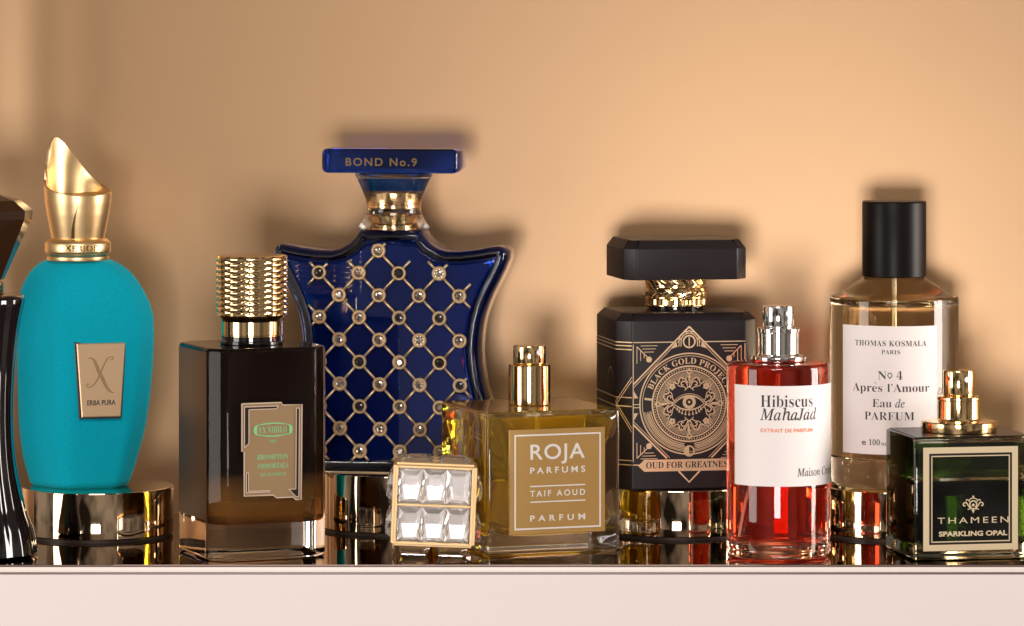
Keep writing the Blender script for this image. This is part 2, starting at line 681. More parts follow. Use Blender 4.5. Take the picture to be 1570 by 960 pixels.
PH = 79.6
plinth(150, 385, 123, PH, 'round bronze mirror plinth under the teal velvet bottle')
plinth(604, 474, 122, 97.0, 'taller dark mirror plinth under the blue star-shaped bottle')
plinth(1040, 420, 122, PH, 'round mirror plinth under the black bottle with gold eye emblem')
plinth(1371, 395, 119, PH, 'round mirror plinth under the tall bottle with white label and black cap')


# ------------------------------------------------------------------ 1 dark fluted bottle at the left edge
def dark_bottle():
    Y = 112
    k = kk(Y)
    t = thing('perfume_bottle', 'glossy black waisted bottle with faceted amber stopper, cut by the left edge', 'perfume bottle', (ux(-24, Y), Y, 0))
    pr = [(862, 56), (858, 60), (852, 82), (840, 80), (820, 76), (790, 67), (760, 59), (730, 52), (700, 47.5), (670, 45), (640, 44), (605, 44.5),
          (570, 46.5), (540, 49), (510, 53), (485, 57.5), (468, 61.5), (460, 63), (455, 62), (452, 58), (451, 40)]
    prof = [(0, 0.2)] + [(r * k, max(0.2, vz(v, Y - 60) if v > 800 else vz(v, Y))) for v, r in pr]
    prof[1] = (62 * k, 0.2)
    prof[2] = (76 * k, 1.2)
    prof[3] = (82 * k, 5)
    zt = prof[-1][1]
    prof.append((0, zt + 0.3))

    def fl(i, z):
        a = 2 * PI * i / 96
        return 1 - 0.045 * (0.5 + 0.5 * math.cos(8 * a + 0.5)) ** 2
    b = nb()
    lathe(b, prof, 96, mod=fl)
    obj('body', b, 'blackgloss', t, angle=50)
    b = nb()
    cyl(b, 30 * k, zt, zt + 20, 2)
    obj('neck_ring', b, 'gold', t)
    b = nb()

    def ngon(r, z, n=8, ph=0.25):
        return [(r * math.cos(2 * PI * i / n + ph), r * math.sin(2 * PI * i / n + ph), z) for i in range(n)]
    z0 = zt + 20
    loft(b, [ngon(24 * k, z0, 8, 0.3), ngon(31 * k, z0 + 4, 8, 0.3), ngon(74 * k, vz(335, Y), 8, 0.3), ngon(75 * k, vz(322, Y), 8, 0.3),
             ngon(55 * k, vz(307, Y), 8, 0.3), ngon(26 * k, vz(298, Y), 8, 0.3)])
    obj('stopper', b, 'darkamber', t, angle=3)


dark_bottle()


# ------------------------------------------------------------------ 2 teal flocked bottle with gold horn cap
def teal_bottle():
    Y = 385
    k = kk(Y)
    c0 = 128.0
    t = thing('perfume_bottle', 'teal velvet bottle with gold horn-shaped cap on a round plinth', 'perfume bottle', (ux(c0, Y), Y, PH))
    tab = [(757.5, 46, 194), (754, 41, 199), (746, 38.5, 202), (735, 35, 206), (713, 29.5, 212), (680, 24.5, 220.5), (647, 21.5, 227), (605, 19.5, 233), (563, 18.5, 237),
           (520, 18, 239), (485, 18.5, 238), (465, 20, 232.5), (445, 25, 222.5), (430, 32, 213), (418, 40, 203), (409, 49, 192), (403, 58, 182), (399, 68, 173), (397.5, 80, 162)]
    sec = [(-1, 0.04), (-0.20, -0.74), (0.80, -0.46), (1, -0.06), (0.84, 0.55), (-0.1, 0.82), (-0.86, 0.55)]
    sec = round_poly(sec, [0.3, 0.26, 0.11, 0.15, 0.3, 0.4, 0.4], 8)
    rings = []
    for v, l, r in tab:
        c, h = ((l + r) / 2 - c0) * k, (r - l) / 2 * k
        rings.append([(c + x * h, y * h, vz(v, Y) - PH) for x, y in sec])
    dz = -rings[0][0][2]
    z0 = rings[0][0][2]
    rings = [[(x, y, (z - z0) * (1 - z0 / -400.0) if False else z - z0 * max(0, 1 - (z - z0) / 120.0)) for x, y, z in r] for r in rings]
    b = nb()
    loft(b, rings)
    body = obj('body', b, 'velvet', t, angle=55)
    # emblem plate on the right front facet
    face_a = math.atan2(0.28, 1.0)
    pcx, pz = (161 - c0) * k, vz(577, Y) - PH
    hw = 110 * k
    pcy = (-0.74 + (pcx / hw + 0.20) * 0.28) * hw
    o = []

    def place(ob):
        ob.location = Vector((pcx, pcy, pz)) * S
        ob.rotation_euler = (math.radians(-1.2), 0, face_a)
        return ob
    b = nb()
    tp, bt, hh = 37.5 * k, 30 * k, 56 * k
    slab(b, [(-tp, hh), (tp, hh), (bt, -hh), (-bt, -hh)], 6, -4.4, 1.4)
    plate = place(obj('emblem_plate', b, 'roseplate', t))
    b = nb()
    slab(b, [(-tp - 3.5, hh + 2.5), (tp + 2, hh + 2), (bt + 1.5, -hh - 3), (-bt - 3.5, -hh - 2.5)], 6, -1.6, 1.0)
    fr = place(obj('emblem_rim', b, 'darkinlay', t))
    b = nb()
    yy = -4.75
    ribbon(b, bez((-19, 30), (-6, 30), (-8, 18), (0, 4)) + bez((0, 4), (8, -10), (10, -24), (22, -27))[1:], 6, yy, taper=lambda s: 0.25 + 0.75 * math.sin(PI * s))
    ribbon(b, bez((19, 31), (12, 33), (8, 22), (0, 4)) + bez((0, 4), (-6, -10), (-12, -18), (-20, -17))[1:], 2.4, yy, taper=lambda s: 0.5 + 0.5 * math.sin(PI * s))
    ribbon(b, bez((19, 31), (24, 30), (20, 24), (17, 27), 8), 1.6, yy)
    ribbon(b, bez((-20, -17), (-25, -14), (-20, -9), (-18, -13), 8), 1.6, yy)
    em = obj('emblem', b, mat('engraved_line', (0.30, 0.19, 0.09), 0.4, 0.4), plate, recalc=False)
    em.location = (-2 * S, 0, 6 * S)
    b = nb()
    flat_text(b, 'ERBA PURA', 0, -40, 46, 8.0, yy, offset=0.022)
    obj('lettering', b, 'ink', plate, recalc=False)
    # neck and cap
    cx = (119.5 - c0) * k
    zr = lambda v: vz(v, Y) - PH
    b = nb()
    lathe(b, [(47 * k, zr(398.5)), (47.5 * k, zr(397)), (47.5 * k, zr(393)), (46 * k, zr(392))], cx=cx)
    obj('neck_plate', b, 'goldsoft', t)
    b = nb()
    lathe(b, [(44 * k, zr(392.5)), (44 * k, zr(388))], cx=cx)
    obj('gasket', b, mat('green_gasket', (0.01, 0.10, 0.07), 0.5), t)
    b = nb()
    lathe(b, [(46 * k, zr(389.3)), (49.5 * k, zr(387.5)), (50.5 * k, zr(384)), (50.5 * k, zr(373)), (49 * k, zr(370)), (43 * k, zr(365.5)), (41 * k, zr(365))], cx=cx)
    ringo = obj('cap_ring', b, 'goldsoft', t, angle=60)
    b = nb()
    put_text(b, text_geo('XERJOFF', 62, 9.5, offset=0.02, space=1.1), lambda a, z: (cx + 50.9 * k * math.sin(0.28 + a / 53.0), -50.9 * k * math.cos(0.28 + a / 53.0), zr(382.5) + z))
    obj('lettering', b, 'gold', ringo, recalc=False)
    N, T = 96, 16
    backx = [(67, 268), (68, 246), (70, 222), (72.5, 213), (75, 212), (80, 213), (91, 221), (105, 237), (119, 254), (130, 267), (142, 277), (156, 286), (169, 293), (172, 295)]
    frontx = [(67, 275), (70, 285), (80, 291), (92, 294.5), (123, 299), (150, 299), (165, 297), (172, 295)]

    def interp(tb, x):
        if x <= tb[0][0]:
            return tb[0][1]
        for (xa, va), (xb, vb) in zip(tb, tb[1:]):
            if x <= xb:
                return va + (vb - va) * (x - xa) / (xb - xa)
        return tb[-1][1]

    def rad(v):
        pts = [(212, 47.5), (230, 49.5), (254, 51), (290, 52), (310, 50.5), (327, 48), (345, 44.5), (366, 40)]
        return interp(pts, v)
    outer, inner = [], []
    floor_v = lambda x: 289 - 0.05 * (x - 119)
    b = nb()
    cols = []
    for i in range(N):
        a = 2 * PI * i / N
        x = 119.5 + 52.2 * math.cos(a)
        rv = interp(backx, x) if math.sin(a) >= 0 else interp(frontx, x)
        col = []
        for j in range(T + 1):
            v = 366 + (rv - 366) * j / T
            r = rad(v) * k
            col.append((cx + r * math.cos(a), r * math.sin(a), zr(v)))
        r = (rad(rv) - 1.0) * k
        col.append((cx + r * math.cos(a), r * math.sin(a), zr(rv - 1.1)))
        r = (rad(rv) - 3.4) * k
        col.append((cx + r * math.cos(a), r * math.sin(a), zr(rv - 0.6)))
        fv = max(rv + 4, floor_v(x) + 8)
        for j in range(1, 6):
            v = rv + (fv - rv) * j / 5
            r = (rad(v) - 4.2 - 1.0 * j) * k
            col.append((cx + r * math.cos(a), r * math.sin(a), zr(v)))
        r = 22 * k
        col.append((cx + r * math.cos(a), r * math.sin(a), zr(303)))
        cols.append(col)
    rings = [[cols[i][j] for i in range(N)] for j in range(len(cols[0]))]
    loft(b, rings)
    cap = obj('horn_cap', b, 'goldsoft', t, angle=40)
    b = nb()
    pf = lambda a, z, r: (cx + (r + 0.5) * math.sin(a), -(r + 0.5) * math.cos(a), z)
    vv = []
    for q in range(13):
        s = q / 12
        v = 364 - 50 * s
        r = rad(v) * k + 0.4
        wd = 0.10 * (1 - s) ** 0.8 + 0.004
        a0 = -0.05 + 0.16 * s * s
        vv.append((b.verts.new((cx + r * math.sin(a0 - wd), -r * math.cos(a0 - wd), zr(v))), b.verts.new((cx + r * math.sin(a0 + wd * 0.3), -r * math.cos(a0 + wd * 0.3), zr(v)))))
    for (p, q), (p2, q2) in zip(vv, vv[1:]):
        b.faces.new((p, q, q2, p2))
    obj('engraved_feather', b, mat('dark_gold_engraving', (0.35, 0.2, 0.08), 0.25, 1.0), cap, recalc=False)


teal_bottle()


# ------------------------------------------------------------------ 3 dark square bottle with textured gold cap
def brown_bottle():
    Y = 145
    k = kk(Y)
    th = math.radians(22)
    t = thing('perfume_bottle', 'dark brown square bottle with textured gold cap and green lettered plate', 'perfume bottle', (ux(386, Y), Y, 0), th)
    H = 328
    b = nb()
    pl = round_poly(oct_(97, 97, 25), 5, 3)
    prism(b, pl, 0.2, H, 7, 4, 5)
    obj('glass_body', b, 'glassthin', t, angle=40)
    b = nb()
    prism(b, round_poly(oct_(92.5, 92.5, 23), 6, 3), 56, H - 4, 9, 4, 3)
    obj('lacquered_core', b, 'lacquer', t, angle=40)
    for sx in (-1, 1):
        b = nb()
        x0, x1 = sorted((sx * 96.6, sx * 97.5))
        box(b, x0, x1, -70, 70, 62, 322, 0.25)
        obj('side_reflection_cover', b, 'brownsatin', t)  # thin satin cover added to dull the mirror reflection on this side
    # plate on the front
    X = lambda u: (u - 352) / 136 * 144 - 72
    Z = lambda v: CH - (v - VH) * 1.0085
    q = lambda px, py: (X(360 + px / 5.65), Z(610 + py / 5.65))
    out = [q(*p) for p in [(75, 42), (418, 42), (428, 65), (597, 65), (590, 890), (545, 890), (518, 865), (375, 865), (345, 840), (95, 840), (95, 455), (75, 455)]]
    b = nb()
    slab(b, out, -96, -99.2, 0.5)
    plate = obj('label_plate', b, 'goldtan', t)
    b = nb()
    ys = -99.6
    wins = [[(97, 70), (392, 70), (376, 95), (136, 95), (136, 385), (100, 420), (97, 420)],
            [(548, 95), (576, 95), (570, 865), (545, 865), (482, 797), (543, 797)],
            [(114, 640), (132, 640), (132, 800), (312, 800), (318, 811), (114, 811)]]
    for wn in wins:
        poly(b, [q(*p) for p in wn], ys)
    obj('dark_inlay', b, 'darkinlay', plate, recalc=False)
    b = nb()
    ribbon(b, [out[i] for i in range(len(out))] + [out[0]], 2.0, ys - 0.5)
    for wn in wins:
        pp = [q(*p) for p in wn]
        for i in range(len(pp)):
            ribbon(b, [pp[i - 1], pp[i]], 1.5, ys - 0.5)
    obj('bright_edge', b, 'palemetal', plate, recalc=False)
    b = nb()
    cx, cz = q(345, 275)
    ov = arc(cx, cz, 32, 0, 350, 35, 10.5)
    ribbon(b, [(x, z + 0.0) for x, z in ov], 1.3, ys, True)
    ribbon(b, [(cx - 28, cz - 7.5), (cx, cz - 9.5), (cx + 28, cz - 7.5)], 1.0, ys - 0.6)
    ribbon(b, [(cx - 28, cz + 7.5), (cx, cz + 9.5), (cx + 28, cz + 7.5)], 1.0, ys - 0.6)
    for s in (-1, 1):
        poly(b, [(cx + s * 26, cz - 7), (cx + s * 31, cz - 6), (cx + s * 31, cz + 6), (cx + s * 26, cz + 7)], ys - 0.8)
    flat_text(b, 'EX NIHILO', cx, cz - 4.6, 46, 9.2, ys - 0.1, style='serif', offset=0.006)
    x, z = q(345, 385)
    flat_text(b, 'PARIS', x, z, 11, 4.2, ys, style='serif', offset=0.008)
    x, z = q(342, 530)
    flat_text(b, 'BROMPTON', x, z, 50, 7.6, ys, style='serif', offset=0.008)
    x, z = q(345, 607)
    flat_text(b, 'IMMORTALS', x, z, 50, 7.4, ys, style='serif', offset=0.008)
    x, z = q(345, 675)
    flat_text(b, 'EAU DE PARFUM', x, z, 42, 5, ys, style='serif', offset=0.008)
    obj('lettering', b, 'green', plate, recalc=False)
    # cap
    cxl = -4
    b = nb()
    lathe(b, [(47, H), (50, H + 1), (50, H + 5), (48, H + 6), (48, H + 12), (46, H + 12.5)])
    obj('neck_collar', b, 'blackgloss', t)
    b = nb()
    z0, z1 = H + 46, 467
    nseg, rows = 120, 96
    prof = [(44, H + 12.5), (47.5, H + 13), (47.5, H + 14.5), (48.5, H + 15.5), (48.5, H + 36), (52, H + 42), (55.5, H + 45), (56, z0)]
    body = [(56.2, z0 + (z1 - 4 - z0) * i / rows) for i in range(rows + 1)]
    prof += body[1:] + [(56.2, z1 - 3), (55, z1 - 0.8), (53, z1), (0, z1)]

    def tex(i, z):
        if z < z0 + 0.5 or z > z1 - 3.9:
            return 1
        s = (z - z0) / 8.7
        row = math.floor(s)
        f = s - row
        a = i / nseg * 30
        fa_ = a - math.floor(a)
        if f < 0.16:
            return 1.0
        tri = abs(((fa_ + 0.5 * f) % 1) * 2 - 1)
        d = 0.038 * (0.35 + 0.65 * tri) * math.sin(PI * (f - 0.16) / 0.84)
        if fa_ < 0.1:
            d *= 0.2
        return 1 - d
    lathe(b, prof, nseg, mod=tex)
    obj('cap', b, 'gold', t, angle=18)


brown_bottle()


# ------------------------------------------------------------------ 4 blue star-shaped bottle
def blue_bottle():
    Y = 432
    k = kk(Y)
    B0 = 97.0
    t = thing('perfume_bottle', 'large blue star-shaped bottle with gold lattice of gems and wide flat cap', 'perfume bottle', (ux(604, Y), Y, B0), math.radians(-10))
    half = [(0, 357), (44, 357), (49, 361), (54, 369), (63, 378), (76, 385.5), (90, 389), (110, 388.5), (135, 385.5), (156, 381.5), (168, 380), (177, 383), (182, 390),
            (182, 400), (176, 416), (168, 432), (158, 451), (149, 471), (142, 492), (138, 516), (136.5, 540), (138, 562), (142, 585), (147, 605), (153, 627), (160, 652),
            (165, 676), (168, 700), (168, 729)]
    zz = lambda v: max(0.3, (729 - v) * k + 0.3)
    R_ = [(x * k, zz(v)) for x, v in half]
    L_ = [(-x, z) for x, z in R_[1:]]
    out = list(reversed(R_[1:])) + [R_[0]] + L_            # from bottom right up over the top to the left: counter-clockwise
    out = [(x, z) for x, z in out]

    def shell(lay):
        b_ = nb()
        loft(b_, [[(x, y, z) for x, z in inset_clean(out, d)] for d, y in lay])
        bmesh.ops.remove_doubles(b_, verts=b_.verts, dist=0.02)
        return b_
    T = 44
    b = shell([(12, T), (4, T - 4), (0, T - 14), (0, -T + 16), (1.5, -T + 9), (5, -T + 3), (9, -T), (13, -T + 1), (16.5, -T + 5), (19, -T + 6), (21.5, -T + 3), (24, -T + 1)])
    obj('glass_body', b, 'blueglass', t, angle=60)
    b = shell([(16, T - 14), (13, T - 18), (13, -T + 24), (16, -T + 16), (24, -T + 9)])
    obj('blue_core', b, 'bluecore', t, angle=40)
    # lattice of gold lines with stones at the crossings
    panel = inset_clean(out, 21)

    def inside(x, z):
        c = False
        n = len(panel)
        for i in range(n):
            (xa, za), (xb, zb) = panel[i - 1], panel[i]
            if (za > z) != (zb > z) and x < (xb - xa) * (z - za) / (zb - za) + xa:
                c = not c
        return c
    fy = -T + 1
    kf = kk(Y - 40)
    X = lambda u: ((u - 604) * kf + 7.5) / 0.985
    Z = lambda v: (729 - v) * kf + 0.3
    nodes = {}
    for r in range(-1, 11):
        v = 387 + 34.15 * r
        for c in range(-5, 6):
            u = (581.5 + 0.3 * r if r % 2 == 0 else 551 + 0.2 * r) + 61.7 * c
            nodes[(r, c)] = (X(u), Z(v))
    good = {q for q, p in nodes.items() if inside(*p) and all(inside(p[0] + dx, p[1] + dz) for dx, dz in ((7, 0), (-7, 0), (0, 7), (0, -10))) and not (q[0] == 1 and q[1] not in (-1, 0, 1, 2)) and not (q[0] == 0 and q[1] != 0)}
    b = nb()
    for (r, c) in sorted(good):
        p = nodes[(r, c)]
        for dr, dc in ((-1, 0), (-1, 1), (1, 0), (1, 1)):
            nr = r + dr
            nc = c + dc if r % 2 == 0 else c + dc - 0
            if r % 2 == 0:
                nc = c + dc
            else:
                nc = c + dc - 1 + 0
                nc = c + (dc - 1) + 1 - 0 if False else c - 1 + dc
            # even rows sit half a step right of odd column of the same index
            if r % 2 == 0:
                tgt = (nr, c + dc)
            else:
                tgt = (nr, c - 1 + dc)
            if tgt not in nodes:
                continue
            qn = nodes[tgt]
            if tgt in good:
                if dr < 0:
                    continue
                d = Vector((qn[0] - p[0], qn[1] - p[1])).normalized() * 9
                tube(b, [(p[0] + d.x, fy - 0.5, p[1] + d.y), (qn[0] - d.x, fy - 0.5, qn[1] - d.y)], 2.1, 6)
            else:
                d = Vector((qn[0] - p[0], qn[1] - p[1]))
                L = 9
                while L < 27 and inside(p[0] + d.normalized().x * (L + 1), p[1] + d.normalized().y * (L + 1)):
                    L += 1
                if L > 12:
                    d.normalize()
                    tube(b, [(p[0] + d.x * 9, fy - 0.5, p[1] + d.y * 9), (p[0] + d.x * L, fy - 0.5, p[1] + d.y * L)], 2.1, 6)
    obj('gold_lattice', b, 'goldline', t)
    # one stud, then copies
    def stud_mesh():
        b_ = nb()
        rings = []
        N = 28
        for q in range(10):
            a = 2 * PI * q / 10
            rings.append([((9.6 + 2.5 * math.cos(a)) * math.cos(2 * PI * i / N), -1.0 + 2.6 * math.sin(a), (9.6 + 2.5 * math.cos(a)) * math.sin(2 * PI * i / N)) for i in range(N)])
        rings.append(rings[0])
        loft(b_, rings, False, False)
        bmesh.ops.remove_doubles(b_, verts=b_.verts, dist=0.01)
        return b_

    def stone_mesh():
        b_ = nb()
        def g(r, y, n, ph):
            return [b_.verts.new((r * math.cos(2 * PI * i / n + ph), y, r * math.sin(2 * PI * i / n + ph))) for i in range(n)]
        a, c, d = g(7.6, 0.8, 16, 0), g(5.4, -2.4, 8, 0.2), g(3.3, -3.2, 8, 0.2 + PI / 8)
        for i in range(8):
            j = (i + 1) % 8
            b_.faces.new((a[2 * i], a[2 * i + 1], c[i]))
            b_.faces.new((a[2 * i + 1], a[(2 * i + 2) % 16], c[j], c[i]))
            b_.faces.new((c[i], c[j], d[i]))
            b_.faces.new((c[j], d[j], d[i]))
        b_.faces.new(d)
        # little beads that grip the stone
        for i in range(8):
            aa = 2 * PI * i / 8
            bmesh.ops.create_icosphere(b_, subdivisions=1, radius=1.25, matrix=Matrix.Translation((6.9 * math.cos(aa), -2.3, 6.9 * math.sin(aa))))
        return b_
    proto_s = proto_t = proto_j = None
    for n_, (r, c) in enumerate(sorted(good)):
        p = nodes[(r, c)]
        dark = (c * 61.7 + (30 if r % 2 == 0 else 0)) < -85 or random.random() < 0.22  # dark stones: shade painted in on the left, others at random
        if proto_s is None:
            s = obj('gem_setting', stud_mesh(), 'goldline', t)
            g1 = obj('stone', stone_mesh(), 'smoke', s, angle=5)
            proto_s, proto_t = s, g1
            jm = g1.data.copy()
            jm.materials.clear()
            jm.materials.append(M['shadestone'])
            proto_j = jm
        else:
            s = proto_s.copy()
            C.objects.link(s)
            s.parent = t
            g1 = proto_t.copy()
            C.objects.link(g1)
            g1.parent = s
            if dark:
                g1.data = proto_j
        s.location = Vector((p[0], fy - 0.4, p[1])) * S
        g1.rotation_euler = (random.uniform(-.12, .12), random.uniform(0, 6), random.uniform(-.12, .12))
    # gold base line
    b = nb()
    box(b, -160, 160, -T + 8, T - 8, -0.6 + 0.7, 3.4, 0.8)
    obj('base_trim', b, 'palegold', t)
    # neck
    zn = lambda v: (729 - v) * k + 0.3
    b = nb()
    lathe(b, [(0, zn(356.5)), (54 * k, zn(356.5)), (55 * k, zn(354)), (49 * k, zn(347)), (43 * k, zn(336)), (41 * k, zn(324)), (43 * k, zn(312)), (48 * k, zn(300)), (54 * k, zn(286)),
              (59 * k, zn(276)), (60 * k, zn(273)), (58 * k, zn(271.5)), (0, zn(271.5))])
    nk = obj('glass_neck', b, 'glass', t, angle=60)
    b = nb()
    lathe(b, [(0, zn(355)), (24 * k, zn(355)), (31 * k, zn(327)), (36 * k, zn(326)), (37 * k, zn(324.5)), (37 * k, zn(320)), (35 * k, zn(318.5)), (35 * k, zn(316)), (37 * k, zn(315)), (37 * k, zn(301)), (0, zn(300.5))])
    obj('gold_pump', b, 'gold', nk)
    b = nb()
    lathe(b, [(0, zn(297.5)), (43 * k, zn(297.5)), (45 * k, zn(295)), (49 * k, zn(280)), (50 * k, zn(277)), (0, zn(276.5))])
    obj('blue_plug', b, 'bluelens', nk)
    # cap
    b = nb()
    za, zb = zn(271), zn(233.5)
    out2 = round_poly([(-106 * k, za), (106 * k, za), (106 * k, zb), (-106 * k, zb)], 11, 5)
    loft(b, [[(x, y, z) for x, z in inset(out2, d)] for d, y in ((6, 40), (1.5, 38), (0, 33), (0, -33), (1.5, -38), (6, -40))])
    cp = obj('cap', b, 'capblue', t, angle=50)
    b = nb()
    flat_text(b, 'BOND No.9', (585 - 604 + 7) * k, zn(259.5), 111 * k, 12.5, -40.5, offset=0.022, space=1.25)
    obj('lettering', b, 'gold', cp, recalc=False)


blue_bottle()


# ------------------------------------------------------------------ 5 crystal cap lying on the shelf
def crystal_cap():
    Yf = 58.0
    kf = kk(Yf)
    Wd, Hh, Dp = 122.0, 122.0, 112.0
    ang = math.radians(1)
    t = thing('crystal_cap', 'square clear crystal bottle cap in gold frames lying on the shelf', 'bottle cap', (ux(659, Yf) + 2, Yf + Dp / 2, 2.4), ang)
    t.rotation_euler = (0, math.radians(2.3), ang)
    zb = vz(838, Yf)
    z0, z1 = zb, zb + Hh
    b = nb()
    box(b, -Wd / 2 + 7, Wd / 2 - 7, -Dp / 2 + 6, Dp / 2 - 6, z0 + 6, z1 - 6, 2)
    obj('core', b, 'whitefoil', t)
    y = -Dp / 2

    def frame(bm_, w_, h_, fwd, nrow, ncol, thick=4.2):
        """bars of a frame in the plane of local axes (a, b), returned by mapping fn(a, depth, b)"""
        def bar(a0, a1, b0, b1):
            vs = []
            for (a, c) in ((a0, b0), (a1, b0), (a1, b1), (a0, b1)):
                vs.append((a, c))
            loft(bm_, [[fwd(a, 3.5, c) for a, c in vs], [fwd(a, -3.2, c) for a, c in vs], [fwd(a, -4, c) for a, c in inset(vs, 0.8)]])
        g = thick
        bar(-w_ / 2, -w_ / 2 + g, -h_ / 2, h_ / 2)
        bar(w_ / 2 - g, w_ / 2, -h_ / 2, h_ / 2)
        bar(-w_ / 2 + g, w_ / 2 - g, h_ / 2 - g, h_ / 2)
        bar(-w_ / 2 + g, w_ / 2 - g, -h_ / 2, -h_ / 2 + g)
        for i in range(1, nrow):
            c = -h_ / 2 + h_ * i / nrow
            bar(-w_ / 2 + g, w_ / 2 - g, c - g * 0.45, c + g * 0.45)

    def crystal(w_, h_, d_):
        """square cushion-cut stone: base, girdle, crown facets, table"""
        b_ = nb()
        a, c = w_ / 2, h_ / 2
        o6 = [(-a, c), (a, c), (a, 0), (a, -c), (-a, -c), (-a, 0)]
        i6 = [(-0.52 * a, 0.66 * c), (0.46 * a, 0.66 * c), (0.74 * a, 0.06 * c), (0.50 * a, -0.72 * c), (-0.48 * a, -0.72 * c), (-0.68 * a, 0.06 * c)]
        dy = [-0.62, -0.62, -1, -1, -1, -1]
        B = [b_.verts.new((0.4 * x, 7, 0.4 * z)) for x, z in o6]
        O = [b_.verts.new((x, 0.6, z)) for x, z in o6]
        I = [b_.verts.new((x, d_ * k_, z)) for (x, z), k_ in zip(i6, dy)]
        for i in range(6):
            j = (i + 1) % 6
            b_.faces.new((B[i], B[j], O[j], O[i]))
            b_.faces.new((O[i], O[j], I[j]))
            b_.faces.new((O[i], I[j], I[i]))
        b_.faces.new((I[0], I[1], I[2], I[5]))
        b_.faces.new((I[5], I[2], I[3], I[4]))
        b_.faces.new(B)
        return b_
    mF = lambda a, d, c: (a, y + d, (z0 + z1) / 2 + c)
    b = nb()
    frame(b, Wd, Hh, mF, 2, 3)
    mR = lambda a, d, c: (Wd / 2 - d, a, (z0 + z1) / 2 + c)
    mL = lambda a, d, c: (-Wd / 2 + d, a, (z0 + z1) / 2 + c)
    for mm in (mR, mL):
        frame(b, Dp - 10, Hh - 2, mm, 2, 2, 5)
    mT = lambda a, d, c: (a, c, z1 - d)
    mB = lambda a, d, c: (a, c, z0 + d)
    for mm in (mT, mB):
        frame(b, Wd - 2, Dp - 10, mm, 2, 2, 5)
    obj('gold_frame', b, 'goldframe', t)
    first = None
    for i in range(3):
        for j in range(2):
            cw, chh = (Wd - 12) / 3, Hh / 2 - 9
            a = (i - 1) * cw
            c = (j - 0.5) * (Hh / 2 - 2.5)
            if first is None:
                first = obj('crystal', crystal(cw + 0.5, chh + 1.5, 9), 'crystal', t, angle=3)
                o = first
            else:
                o = first.copy()
                C.objects.link(o)
                o.parent = t
            o.location = Vector((a, y, (z0 + z1) / 2 + c)) * S
            o.rotation_euler = (math.radians(random.uniform(-1.6, 1.2)), 0, math.radians(random.uniform(-2, 2)))
    second = None
    for nm, base, rot in (('R', (Wd / 2, 0, 0), PI / 2), ('L', (-Wd / 2, 0, 0), -PI / 2)):
        for j in (-1, 1):
            for i in (-1, 1):
                if second is None:
                    second = obj('crystal', crystal(50, 52, 13), 'crystal', t, angle=3)
                    o = second
                else:
                    o = second.copy()
                    C.objects.link(o)
                    o.parent = t
                o.location = Vector((base[0], i * 25.5, (z0 + z1) / 2 + j * 28.5)) * S
                o.rotation_euler = (0, 0, rot)
    third = None
    for zz_, rx in ((z1, -PI / 2), (z0, PI / 2)):
        for i in (-1, 1):
            for j in (-1, 1):
                dd = z0 - 0.2 if zz_ == z0 else 12
                if third is None or zz_ == z0:
                    ob = obj('crystal', crystal(56, 49, z0 - 0.3 if zz_ == z0 else 10), 'crystal', t, angle=3)
                    if zz_ != z0:
                        third = ob
                else:
                    ob = third.copy()
                    C.objects.link(ob)
                    ob.parent = t
                ob.location = Vector((i * 29, j * 25, zz_)) * S
                ob.rotation_euler = (rx, 0, 0)


crystal_cap()


# ------------------------------------------------------------------ 6 square clear bottle of golden perfume
def golden_bottle():
    Y = 240
    t = thing('perfume_bottle', 'square clear bottle of golden perfume with gold plate and bare gold sprayer', 'perfume bottle', (ux(812, Y), Y, 0), math.radians(20))
    W, H = 222, 224
    b = nb()
    prism(b, round_poly(rect(W, W), 7, 4), 0.2, H, 7, 4, 5)
    obj('glass_body', b, 'goldenglass', t, angle=45)
    b = nb()
    rings = []
    for z, hw, cr in ((26, 50, 20), (29, 80, 24), (36, 95, 24), (52, 101, 20), (85, 94, 34), (120, 89, 42), (150, 92, 36), (182, 100, 22), (202, 103, 16), (210, 100, 20), (214, 88, 26)):
        rings.append([(x, y, z) for x, y in round_poly(rect(2 * hw, 2 * hw), cr, 5)])
    loft(b, rings)
    obj('perfume', b, 'yellow', t, angle=50)
    b = nb()
    slab(b, [(-76, 32), (84, 32), (84, 196), (-76, 196)], -110.5, -116, 1.0)
    pl = obj('label_plate', b, 'mustard', t)
    b = nb()
    y = -116.3
    cx = 4
    ribbon(b, [(-67, 41), (75, 41), (75, 187), (-67, 187)], 2.6, y, True)
    flat_text(b, 'ROJA', cx, 149, 91, 23.5, y, offset=0.012, space=1.1)
    flat_text(b, 'PARFUMS', cx, 127, 92, 9.5, y, offset=0.02, space=1.55)
    flat_text(b, 'TAIF AOUD', cx, 91, 92, 9.2, y, offset=0.02, space=1.45)
    flat_text(b, 'PARFUM', cx, 52.5, 92, 9.2, y, offset=0.02, space=1.75)
    ribbon(b, [(cx - 46, 107), (cx + 46, 107)], 2.0, y)
    ribbon(b, [(cx - 46, 82.5), (cx + 46, 82.5)], 2.0, y)
    obj('lettering', b, 'white', pl, recalc=False)
    sprayer(t, 'gold', [(0, H + 0.1), (32, H + 0.1), (33.4, H + 1.5), (33.4, 286), (32, 288), (27, 288.3), (0, 288.3)], 26, 288.5, 318, math.radians(16))
    b = nb()
    lathe(b, [(0, 60), (3, 60), (3, 217), (26, 218), (26, 223.5), (0, 223.5)], 24)
    obj('dip_tube', b, 'palegold', t)


golden_bottle()


